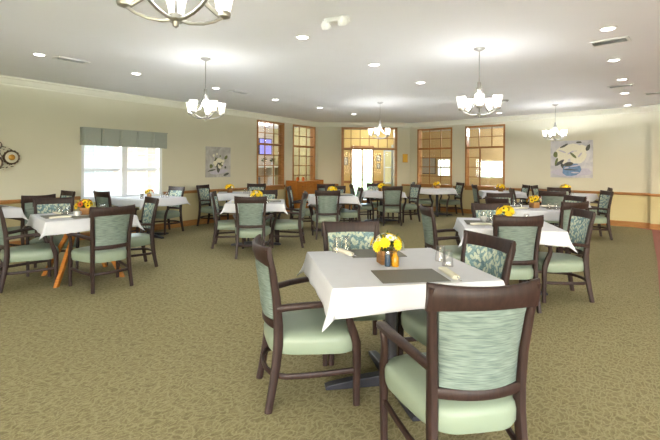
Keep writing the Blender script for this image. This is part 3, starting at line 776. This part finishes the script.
# ------------------------------------------------------------------ tables and cloths
HALF = .472
def ped_table():
    t = thing('dining_table', 'x', 'table')
    MB().box(-HALF, HALF, -HALF, HALF, .728, .756).build('tabletop', 'toptop', t, bevel=.004)
    mb = MB(); mb.lathe([(.045, .07), (.04, .1), (.04, .70), (.05, .728)], 16); mb.box(-.2, .2, -.025, .025, .708, .728); mb.box(-.025, .025, -.2, .2, .707, .727); mb.build('column', 'base', t, True)
    for i in range(4):
        a = i*PI/2; mb = MB(); T = Matrix.Rotation(a, 4, 'Z')
        mb.rings([[(x, -w, 0.004), (x, w, .004), (x, w, h), (x, -w, h)] for x, w, h in ((.0, .035, .075), (.2, .033, .06), (.40, .028, .034), (.43, .026, .026))], T=T)
        mb.build('foot', 'base', t, bevel=.003)
    return t
def oak_table():
    t = thing('dining_table', 'x', 'table')
    MB().box(-HALF, HALF, -HALF, HALF, .728, .756).build('tabletop', 'cab', t, bevel=.004)
    for i in range(4):
        a = i*PI/2+PI/4; T = Matrix.Rotation(a, 4, 'Z'); mb = MB()
        mb.rings([[(x-.024, -.02, z), (x+.024, -.02, z), (x+.024, .02, z), (x-.024, .02, z)] for x, z in ((.50, 0), (.24, .45), (.10, .728))], T=T); mb.build('leg', 'cab', t)
    MB().box(-.09, .09, -.09, .09, .62, .728).build('hub_block', 'cab', t)
    return t
def cloth_mesh(seed, over=.14):
    rr = random.Random(seed); a = HALF+.006; L = a+over; n = 56
    ph = [rr.uniform(0, 6.28) for _ in range(8)]
    mb = MB(); V = []; F = []
    cs = sorted(set([-L+2*L*i/n for i in range(n+1)]+[-a, a]))
    m = len(cs)
    for j, v in enumerate(cs):
        for i, u in enumerate(cs):
            dx = max(abs(u)-a, 0); dy = max(abs(v)-a, 0); sx = math.copysign(1, u); sy = math.copysign(1, v)
            x = max(-a, min(a, u)); y = max(-a, min(a, v)); d = math.hypot(dx, dy)
            z = .7605
            if d > 0:
                nx, ny = sx*dx/d, sy*dy/d
                corner = min(dx, dy)/over
                out = .14*d + .006*min(1, d/.02) + .35*corner*d
                s = v if dx > dy else u
                rip = math.sin(s*11+ph[0 if dx > dy else 2])*.6+math.sin(s*23+ph[1])*.4
                out += rip*.055*d*(1 if corner < .1 else .4)
                x += nx*out; y += ny*out; z -= d*.97*(1-.08*corner)-.002
                z += .012*math.sin(s*6+ph[3])*(d/over)
            V.append((x, y, z))
    for j in range(m-1):
        for i in range(m-1):
            F.append((j*m+i, j*m+i+1, (j+1)*m+i+1, (j+1)*m+i))
    mb.v = V; mb.f = F; mb.m = [0]*len(F)
    o = mb.build('tablecloth', 'cloth', None, True)
    s = o.modifiers.new('thick', 'SOLIDIFY'); s.thickness = .003; s.offset = 1
    return o
TABLES = {  # key: x, y, angle, wording
 'A': (.40, 2.76, 11, 'front table'), 'B': (-3.07, 5.36, 43, 'oak-legged table at left'), 'C': (-3.5, 8.33, 57, 'table under the curtained window'),
 'D': (-5.12, 6.08, 55.6, 'table cut by the left edge'), 'E': (-1.28, 7.50, 6, 'table before the small painting'), 'G': (-2.08, 9.9, 12, 'table below the first oak window'),
 'I': (.05, 9.15, 5, 'table before the oak sideboard'), 'J': (1.30, 10.85, 4, 'table before the vestibule screen'), 'M': (3.08, 12.35, -12, 'table under the left right-wall window'),
 'N': (1.95, 4.76, -12, 'second table behind the front one'), 'O': (3.15, 6.62, -5, 'third table back on the right'), 'P': (4.75, 9.0, -20, 'table just beneath the large painting'),
 'Q': (5.70, 10.24, -42.6, 'corner table against the right wall'), 'S': (4.40, 11.03, -12, 'table under the rightmost oak window')}
for i, (k, (x, y, a, w)) in enumerate(TABLES.items()):
    r = math.radians(a)
    if k == 'B': place('oaktable', oak_table, (x, y, 0), r, 'square table with splayed golden oak legs under a white cloth', 'dining tables')
    else: place('ptable', ped_table, (x, y, 0), r, 'square pedestal table with charcoal cross feet, the '+w if k == 'A' else 'pedestal table under white cloth, the '+w, 'dining tables')
    c = cloth_mesh(i+1); c.location = (x, y, 0); c.rotation_euler = (0, 0, r)
    tag(c, 'white linen cloth draped over the '+w, 'tablecloth', 'white tablecloths')

# ------------------------------------------------------------------ table settings
TOPZ = .7655
def at(k, lx, ly, z=TOPZ):
    x, y, a, w = TABLES[k]; r = math.radians(a)
    return (x+lx*math.cos(r)-ly*math.sin(r), y+lx*math.sin(r)+ly*math.cos(r), z)
def ang(k): return math.radians(TABLES[k][2])
def placemat():
    return tag(MB().box(-.19, .19, -.14, .14, 0, .003).build('placemat', 'mat', None), 'x', 'placemat')
def tumbler():
    o = MB().lathe([(.036, 0), (.027, .098), (.025, .1), (.002, .1), (.002, .094), (.024, .093), (.033, 0)], 20).build('upturned_tumbler', 'tumbler', None, True); return tag(o, 'x', 'glass')
def napkin():
    t = thing('rolled_napkin', 'x', 'napkin')
    mb = MB(); mb.sweep([(0, -.11, .013), (0, -.05, .014), (0, .03, .014), (0, .11, .012)], [.045, .04, .038, .05], [.022, .026, .026, .02], n=10); mb.build('cloth_roll', 'napkin', t, True)
    mb = MB(); mb.tube([(.006, -.09, .022), (.006, -.135, .012)], .004, n=6); mb.ball((.006, -.15, .010), (.009, .018, .004)); mb.build('spoon', 'steel', t, True)
    return t
def petal_flower(mb, c, up, r, mi, mc, n=11):
    up = Vector(up).normalized(); x = up.orthogonal().normalized(); y = up.cross(x); c = Vector(c)
    for lay in (0, 1):
        for k in range(n):
            a = 2*PI*(k+.5*lay)/n; d = x*math.cos(a)+y*math.sin(a); s = up.cross(d)*r*.24; rad = r*(1-.25*lay); h = up*(.12*r+lay*.12*r)
            mb.add([c+d*rad*.15, c+d*rad*.62+s+h, c+d*rad+h*.7, c+d*rad*.62-s+h], [(0, 1, 2, 3)], mi)
    T = Matrix.Translation(c+up*.1*r) @ up.to_track_quat('Z', 'Y').to_matrix().to_4x4()
    mb.lathe([(r*.3, 0), (r*.27, r*.12), (r*.1, r*.18), (.001, r*.19)], 8, mc, T)
def bouquet(kind):
    rr = random.Random(kind*7+1)
    def mk():
        t = thing('flower_centrepiece', 'x', 'flowers')
        mb = MB(); w = .052; h = .085
        for q in ((-w, w, -w, -w+.008), (-w, w, w-.008, w), (-w, -w+.008, -w, w), (w-.008, w, -w, w)): mb.box(q[0], q[1], q[2], q[3], 0, h)
        mb.box(-w, w, -w, w, 0, .06); mb.build('wooden_planter', 'box', t)
        mb = MB()
        for i in range(36):
            a = rr.uniform(0, 2*PI); e = rr.uniform(.05, 1.2); r = rr.uniform(.05, .11); d = Vector((math.cos(a)*math.cos(e), math.sin(a)*math.cos(e), math.sin(e))); c = Vector((0, 0, .08))+d*r
            s = d.cross(Vector((0, 0, 1))).normalized()*.013; mb.add([c-d*.03, c+s, c+d*.035, c-s], [(0, 1, 2, 3)])
        mb.build('greenery', 'green', t)
        nb = 15
        for i in range(nb):
            fi = i*2.399; e = math.asin(1-(i+.5)/nb*.95); R_ = rr.uniform(.085, .105)
            d = Vector((math.cos(fi)*math.cos(e), math.sin(fi)*math.cos(e), math.sin(e)*.85)); c = Vector((0, 0, .10))+d*R_
            big = kind == 2; wh = (i*5 % 12 in (1, 5, 8, 10, 3)) if kind == 0 else (i % 7 == 3)
            org = kind == 2 and i % 4 == 1
            mb = MB(); mb.tube([(0, 0, .06), tuple(c*.97)], .0025, 2, 5)
            petal_flower(mb, c, d, .040 if not wh else .034, 0, 1, 12)
            mb.build('white_bloom' if wh else ('orange_bloom' if org else 'yellow_bloom'), [('whitep' if wh else ('orange' if org else 'yellow')), ('yellow' if wh else ('brownc' if kind == 2 else 'yellow')), 'green'], t)
        return t
    return mk
def shaker():
    t = thing('condiment_shaker', 'x', 'shaker')
    MB().lathe([(.019, 0), (.021, .01), (.018, .06), (.016, .075)], 14).build('body', 'salt', t, True)
    MB().lathe([(.017, .074), (.018, .08), (.015, .094), (.002, .098)], 14).build('cap', 'steel', t, True); return t
def mustard():
    t = thing('amber_bottle', 'x', 'bottle')
    MB().lathe([(.022, 0), (.024, .01), (.024, .055), (.014, .075), (.012, .08)], 14).build('body', 'amber', t, True)
    MB().lathe([(.013, .079), (.014, .094), (.002, .098)], 12).build('cap', 'goldm', t, True); return t
def cup():
    t = thing('china_cup', 'x', 'cup')
    MB().lathe([(.02, 0), (.022, .004), (.036, .03), (.04, .06), (.037, .06), (.03, .03), (.002, .008)], 18).build('bowl', 'china', t, True)
    mb = MB(); mb.tube([(.036, 0, .05), (.055, 0, .048), (.058, 0, .032), (.045, 0, .018), (.034, 0, .02)], .004, n=6); mb.build('handle', 'china', t, True); return t

def F_(k, kind, lab, lx=0, ly=0, sc=1): place('bq%d' % kind, bouquet(kind), at(k, lx, ly), random.uniform(0, 6), lab, 'flower centrepieces', (sc, sc, sc))
# front table, measured from the photograph
def W(x, y): return (x, y, TOPZ)
place('bq0', bouquet(0), W(.37, 2.78), .2, 'yellow and white daisies in a wooden box on the front table', 'flower centrepieces')
place('shaker', shaker, W(.365, 2.69), 0, 'dark blue capped shaker before the daisy box on the front table', 'condiments on the tables')
place('mustard', mustard, W(.41, 2.685), 0, 'amber bottle before the daisy box on the front table', 'condiments on the tables')
place('mat', placemat, W(.455, 2.455), math.radians(8), 'dark grey placemat at the near side of the front table', 'placemats')
place('mat', placemat, W(.33, 3.09), math.radians(8), 'dark grey placemat at the far side of the front table, by the daisies', 'placemats')
place('napkin', napkin, W(.69, 2.48), math.radians(5), 'rolled white napkin along the near placemat on the front table', 'rolled napkins')
place('napkin', napkin, W(.10, 3.08), math.radians(28), 'rolled cream napkin beside the far glasses on the front table', 'rolled napkins')
for x, y in ((.735, 2.85), (.745, 2.71)): place('glass', tumbler, W(x, y), 0, 'clear upturned glass of the right-hand pair on the front table', 'right pair of glasses on the front table')
for x, y in ((.055, 3.14), (.125, 3.19)): place('glass', tumbler, W(x, y), 0, 'clear upturned glass of the far left pair on the front table', 'far left pair of glasses on the front table')
# the others
F_('B', 2, 'sunflowers and orange blooms in a box on the oak-legged table', .02, .02)
F_('N', 1, 'bright yellow flowers behind the plain-backed chair of the second table')
F_('E', 1, 'yellow flowers on the table before the small flower painting', 0, 0)
F_('G', 1, 'yellow flowers below the small flower painting, on the wall-side table', -.22, .05)
F_('I', 1, 'yellow flowers on the table before the oak sideboard')
F_('J', 1, 'yellow flowers on the table before the vestibule screen')
F_('M', 1, 'yellow flowers under the left window of the right wall')
F_('S', 1, 'yellow flowers under the rightmost oak window', -.03, -.05)
F_('O', 2, 'yellow and orange flowers on the third table back at right')
F_('Q', 1, 'yellow flowers just below the large painting, on the corner table', -.1, .05, 1.15)
F_('C', 2, 'small flowers before the bright curtained window', .0, 0, .8)
def setting(k, side, w, parts='mngg', dx=0):
    """place setting on one side (degrees from +x in table coordinates)"""
    x, y, a, ww = TABLES[k]; r = math.radians(side); c, s = math.cos(r), math.sin(r)
    def L(u, v): return at(k, u*c-v*s, u*s+v*c)
    rz = ang(k)+r-PI/2
    if 'm' in parts: place('mat', placemat, L(.29, dx), rz, 'grey placemat %s of the %s' % (w, ww), 'placemats')
    if 'n' in parts: place('napkin', napkin, L(.29, dx+.22), rz+.1, 'cream napkin %s of the %s' % (w, ww), 'rolled napkins')
    if 'g' in parts:
        for q in ((.12, .24), (.20, .29))[:parts.count('g')]:
            place('glass', tumbler, L(q[0], -q[1]+dx), 0, 'upturned glass %s of the %s' % (w, ww), 'glasses %s of the %s' % (w, ww))
setting('B', 180, 'on the lower left side', 'mngg'); setting('B', 90, 'on the upper left side', 'mngg'); setting('B', 270, 'on the near right side', 'mn')
place('cup', cup, at('B', -.10, -.12), 1, 'white china cup beside the sunflowers, nearer us', 'china cups on the oak-legged table')
place('cup', cup, at('B', .12, -.12), 2, 'white china cup beside the sunflowers, to their right', 'china cups on the oak-legged table')
setting('N', 180, 'on the left side', 'mngg'); setting('N', 90, 'on the far side', 'mg')
place('shaker', shaker, at('N', -.12, -.03), 0, 'dark blue capped shaker on the second table', 'condiments on the tables')
place('cup', cup, at('N', -.22, .08), 0, 'white china cup on the second table by its glasses')
setting('E', 0, 'on the right side', 'mngg'); setting('E', 180, 'on the left side', 'ng')
setting('G', 0, 'on the right side', 'ngg'); setting('C', 270, 'on the near right side', 'gg'); setting('C', 0, 'on the far right side', 'ngg')
setting('I', 0, 'on the right side', 'mng'); setting('J', 180, 'on the left side', 'gg'); setting('J', 90, 'on the far side', 'n'); setting('M', 180, 'on the left side', 'ng'); setting('S', 180, 'on the left side', 'g')
setting('O', 0, 'on the right side', 'mngg'); setting('O', 180, 'on the left side', 'mngg'); setting('P', 0, 'on the right side', 'ngg'); setting('Q', 0, 'on the near right side', 'g')
setting('D', 0, 'on the right side', 'mn')

# ------------------------------------------------------------------ ceiling fixtures
def chandelier():
    t = thing('chandelier', 'x', 'chandelier')   # origin at ceiling
    MB().lathe([(.065, 0), (.065, -.01), (.03, -.028), (.012, -.035)], 20).build('canopy', 'nickel', t, True)
    mb = MB(); mb.tube([(0, 0, -.03), (0, 0, -.42)], .005, n=8); mb.build('stem', 'nickel', t, True)
    MB().lathe([(.008, -.40), (.02, -.405), (.022, -.46), (.03, -.47), (.03, -.485), (.004, -.49)], 16).build('collar', 'nickel', t, True)
    MB().lathe([(.004, -.765), (.028, -.77), (.030, -.79), (.014, -.80), (.012, -.82), (.002, -.826)], 14).build('hub', 'nickel', t, True)
    for i in range(5):
        a = 2*PI*i/5+.35; c, s = math.cos(a), math.sin(a)
        mb = MB()
        mb.sweep([(c*r, s*r, z) for r, z in ((.018, -.47), (.03, -.52), (.055, -.59), (.09, -.65), (.14, -.70), (.185, -.728), (.215, -.735))], .015, .019)
        mb.sweep([(c*r, s*r, z) for r, z in ((.01, -.79), (.06, -.795), (.12, -.785), (.17, -.765), (.215, -.735))], .012, .014)
        ar = mb.build('arm', 'nickel', t, True)
        T = Matrix.Translation((c*.215, s*.215, 0))
        MB().lathe([(.004, -.745), (.03, -.735), (.034, -.72), (.03, -.712)], 14, 0, T).build('holder', 'nickel', ar, True)
        MB().lathe([(.028, -.715), (.034, -.69), (.044, -.64), (.056, -.58), (.052, -.58), (.040, -.64), (.030, -.69), (.024, -.71)], 20, 0, T, cap=True).build('shade', 'shade', t, True)
    return t
CHN = [(-.66, 1.83, 'near chandelier cut by the top edge of the photo'), (-1.65, 5.68, 'nickel chandelier above the table before the small flower painting'),
       (1.77, 5.12, 'largest whole chandelier, hanging over the second table'), (1.10, 9.5, 'chandelier hanging before the vestibule screen'), (5.05, 9.65, 'chandelier hanging just left of the large painting')]
def lamp(kind, loc, energy, **kw):
    l = bpy.data.lights.new('light', kind); l.energy = energy
    for k, v in kw.items(): setattr(l, k, v)
    o = bpy.data.objects.new('light', l); COL.objects.link(o); o.location = loc; return o
WARM = (.96, .98, 1.0); CHW = 7.0
def uplight_nodes(l):
    # wide batwing spread added to even out the light on the ceiling
    l.use_nodes = True; nt = l.node_tree; em = nt.nodes['Emission']
    g = nt.nodes.new('ShaderNodeTexCoord'); sp = nt.nodes.new('ShaderNodeSeparateXYZ'); nt.links.new(g.outputs['Normal'], sp.inputs[0])
    def mth(op, a, b):
        n = nt.nodes.new('ShaderNodeMath'); n.operation = op
        for i, v in enumerate((a, b)):
            if hasattr(v, 'is_output'): nt.links.new(v, n.inputs[i])
            else: n.inputs[i].default_value = v
        return n.outputs[0]
    z = sp.outputs[2]
    k = mth('POWER', mth('MAXIMUM', z, .23), -2.2)
    on = nt.nodes.new('ShaderNodeMapRange'); nt.links.new(z, on.inputs[0])
    on.inputs[1].default_value = .04; on.inputs[2].default_value = .17; on.inputs[3].default_value = 0; on.inputs[4].default_value = 1
    nt.links.new(mth('ADD', mth('MULTIPLY', k, on.outputs[0]), 1.5), em.inputs['Strength'])
for i, (x, y, lab) in enumerate(CHN):
    place('chand', chandelier, (x, y, CEIL), [.3, 2.62, 2.79, 2.6, -.04][i], lab, 'nickel chandeliers')
    uplight_nodes(lamp('POINT', (x, y, CEIL-.62), CHW if i else CHW*.6, shadow_soft_size=.12, color=WARM).data)
for x, y in ((-4.5, 1.5), (3.6, .6), (-1.5, -2.3), (4.6, -2.6)):  # extra chandeliers out of view, added to raise the general light
    place('chand', chandelier, (x, y, CEIL), .3, 'unseen nickel chandelier added for fill light', 'added nickel chandeliers out of view'); uplight_nodes(lamp('POINT', (x, y, CEIL-.62), CHW, shadow_soft_size=.12, color=WARM).data)
def downlight():
    t = thing('recessed_downlight', 'x', 'downlight')
    MB().lathe([(.085, 0), (.085, -.006), (.066, -.008), (.062, -.002)], 24).build('trim_ring', 'white', t, True)
    MB().lathe([(.062, -.002), (.055, -.006), (.002, -.008)], 24).build('lens', 'lens', t, True); return t
DL = [(-3.74, 5.52, 'downlight nearest the left wall, left of the slim air vent'), (-3.0, 6.64, 'downlight right of the slim air vent at left'), (-2.09, 7.84, 'downlight just right of the stem of the left chandelier'),
      (-.31, 4.71, 'downlight left of the emergency light'), (-1.18, 9.19, 'downlight above the first oak window'), (-.26, 10.41, 'downlight above the second oak window'), (.64, 11.63, 'downlight above the vestibule screen, left'),
      (.60, 5.96, 'downlight midway between emergency light and far chandelier'), (1.51, 7.22, 'downlight left of the smoke detector, over the hall centre'), (4.41, 11.23, 'downlight low beside the largest chandelier'),
      (2.81, 4.36, 'largest downlight, just above the big louvred vent'), (3.71, 5.63, 'downlight below the big louvred vent at right'), (4.66, 6.87, 'downlight third down the right-hand row'),
      (5.56, 8.12, 'downlight fourth down the right-hand row'), (6.69, 9.67, 'farthest downlight of the right-hand row, by the right wall')]
for x, y, lab in DL:
    place('dl', downlight, (x, y, CEIL), 0, lab, 'recessed downlights')
    o = lamp('SPOT', (x, y, CEIL-.02), 18, spot_size=math.radians(125), spot_blend=.8, shadow_soft_size=.06, color=(.95, .98, 1.0))
for x, y in ((-3, 3), (-1.6, .6), (1.6, .5), (3, 2.2), (0, -2.5), (3.5, -1), (-4, -1)):  # extra downlights out of view, added as fill
    place('dl', downlight, (x, y, CEIL), 0, 'unseen recessed downlight added for fill light', 'added downlights out of view'); lamp('SPOT', (x, y, CEIL-.02), 12, spot_size=math.radians(125), spot_blend=.8, shadow_soft_size=.06, color=(.95, .98, 1.0))
def vent(label, x, y, rz, w, d):
    t = thing('air_vent', label, 'vent', (x, y, CEIL), rz)
    mb = MB(); f = .03
    for q in ((-w, w, -d, -d+f), (-w, w, d-f, d), (-w, -w+f, -d+f, d-f), (w-f, w, -d+f, d-f)): mb.box(q[0], q[1], q[2], q[3], -.012, 0)
    mb.build('frame', 'white', t)
    MB().box(-w+f, w-f, -d+f, d-f, -.003, -.0005).build('backing', 'ventdark', t)
    mb = MB(); n = 7
    for i in range(n):
        y0 = -d+f+(2*d-2*f)*(i+.5)/n; mb.add([(-w+f, y0-.012, -.013), (w-f, y0-.012, -.013), (w-f, y0+.006, -.004), (-w+f, y0+.006, -.004)], [(0, 1, 2, 3)])
    mb.build('louvres', 'white', t)
vent('big louvred ceiling vent at upper right below the largest downlight', 3.11, 4.80, -.72, .19, .11)
vent('slim ceiling vent near the left wall', -3.49, 5.8, math.radians(55), .2, .1)
vent('slim ceiling vent above the small flower painting', -1.75, 8.25, math.radians(55), .22, .12)
vent('square vent at the right between two downlights', 5.0, 7.4, -.72, .19, .11)
vent('ceiling vent cut by right edge of photo', 6.2, 7.99, -.72, .3, .12)
t = thing('emergency_light', 'white twin-head emergency light on the ceiling', 'emergency light', (.05, 4.1, CEIL), -.4)
MB().box(-.11, .13, -.05, .05, -.045, 0).build('housing', 'white', t, bevel=.012)
for dx, dy in ((-.1, -.02), (.09, -.07)):
    T = Matrix.Translation((dx, dy, -.04)) @ Matrix.Rotation(.7, 4, 'X')
    h = MB().lathe([(.02, .03), (.045, .0), (.052, -.045), (.048, -.05), (.04, -.042)], 18, 0, T).build('lamp_head', 'white', t, True)
    MB().lathe([(.041, -.043), (.02, -.047), (.002, -.048)], 16, 0, T).build('lens', 'grey', h, True)
t = thing('smoke_detector', 'round smoke detector right of the largest chandelier', 'smoke detector', (3.67, 9.05, CEIL))
MB().lathe([(.075, 0), (.075, -.02), (.06, -.035)], 20).build('base', 'grey', t, True); MB().lathe([(.05, -.034), (.04, -.055), (.002, -.06)], 20).build('cap', 'white', t, True)

# lamps of the rooms behind the glass
def ceiling_dome(label, p, e):
    t = thing('ceiling_dome_lamp', label, 'ceiling lamp', (p[0], p[1], CEIL)); MB().lathe([(.14, 0), (.14, -.01), (.12, -.05), (.06, -.08), (.002, -.09)], 20).build('dome', 'shade', t, True)
    lamp('POINT', (p[0], p[1], CEIL-.25), e, shadow_soft_size=.12, color=WARM)
ceiling_dome('glowing dome lamp in the vestibule behind the glazed screen', (1.5, 15.2), 36)
q = TL @ Vector((7.9, 1.6, 0)); ceiling_dome('glowing dome lamp in the parlour behind the second oak window', (q.x, q.y), 110)
q = TR @ Vector((2.6, 1.7, 0)); ceiling_dome('glowing dome lamp in the warm room behind the right wall', (q.x, q.y), 130)

# fill lamps added behind the camera, at the openings of the rear wall
def area_lamp(x, y, z, w, h, e, rx, rz):
    o = lamp('AREA', (x, y, z), e, shape='RECTANGLE', size=w, size_y=h, color=(.84, .92, 1.0)); o.rotation_euler = (rx, 0, rz); return o
for x in (7.5, 2.5, -3.0): area_lamp(x, -5.12, 1.45, 2.9, 1.8, 50, math.radians(120), 0)
for px, py, rz in ((-8.6, -1.0, -PI/2), (10.6, 1.2, PI/2)): pass
# daylight entering by the curtained window
p = TL @ Vector((2.1, .5, 1.4)); o = area_lamp(p.x, p.y, 1.4, 1.5, 1.2, 45, math.radians(90), math.atan2(UL.y, UL.x)+PI)

w = bpy.data.worlds.new('World'); SC.world = w; w.use_nodes = True
nt = w.node_tree; bg = nt.nodes['Background']
sky = nt.nodes.new('ShaderNodeTexSky'); sky.sky_type = 'NISHITA'; sky.sun_elevation = math.radians(42); sky.sun_rotation = math.radians(200); sky.sun_disc = False; sky.air_density = 1; sky.dust_density = 3
nt.links.new(sky.outputs[0], bg.inputs[0]); bg.inputs[1].default_value = 3.4

# ------------------------------------------------------------------ camera
cd = bpy.data.cameras.new('Camera'); cam = bpy.data.objects.new('Camera', cd); COL.objects.link(cam)
cd.sensor_fit = 'HORIZONTAL'; cd.sensor_width = 36; cd.lens = 36*430/660; cd.shift_y = -54/660
cam.matrix_world = Matrix.Translation((0, 0, 1.39)) @ Matrix.Rotation(PI/2, 4, 'X') @ Matrix.Rotation(.0058, 4, 'Z')
cd.clip_start = .05; cd.clip_end = 200
SC.camera = cam
vs = SC.view_settings; vs.view_transform = 'Standard'; vs.look = 'None'; vs.gamma = 1; vs.use_curve_mapping = False; vs.exposure = .38
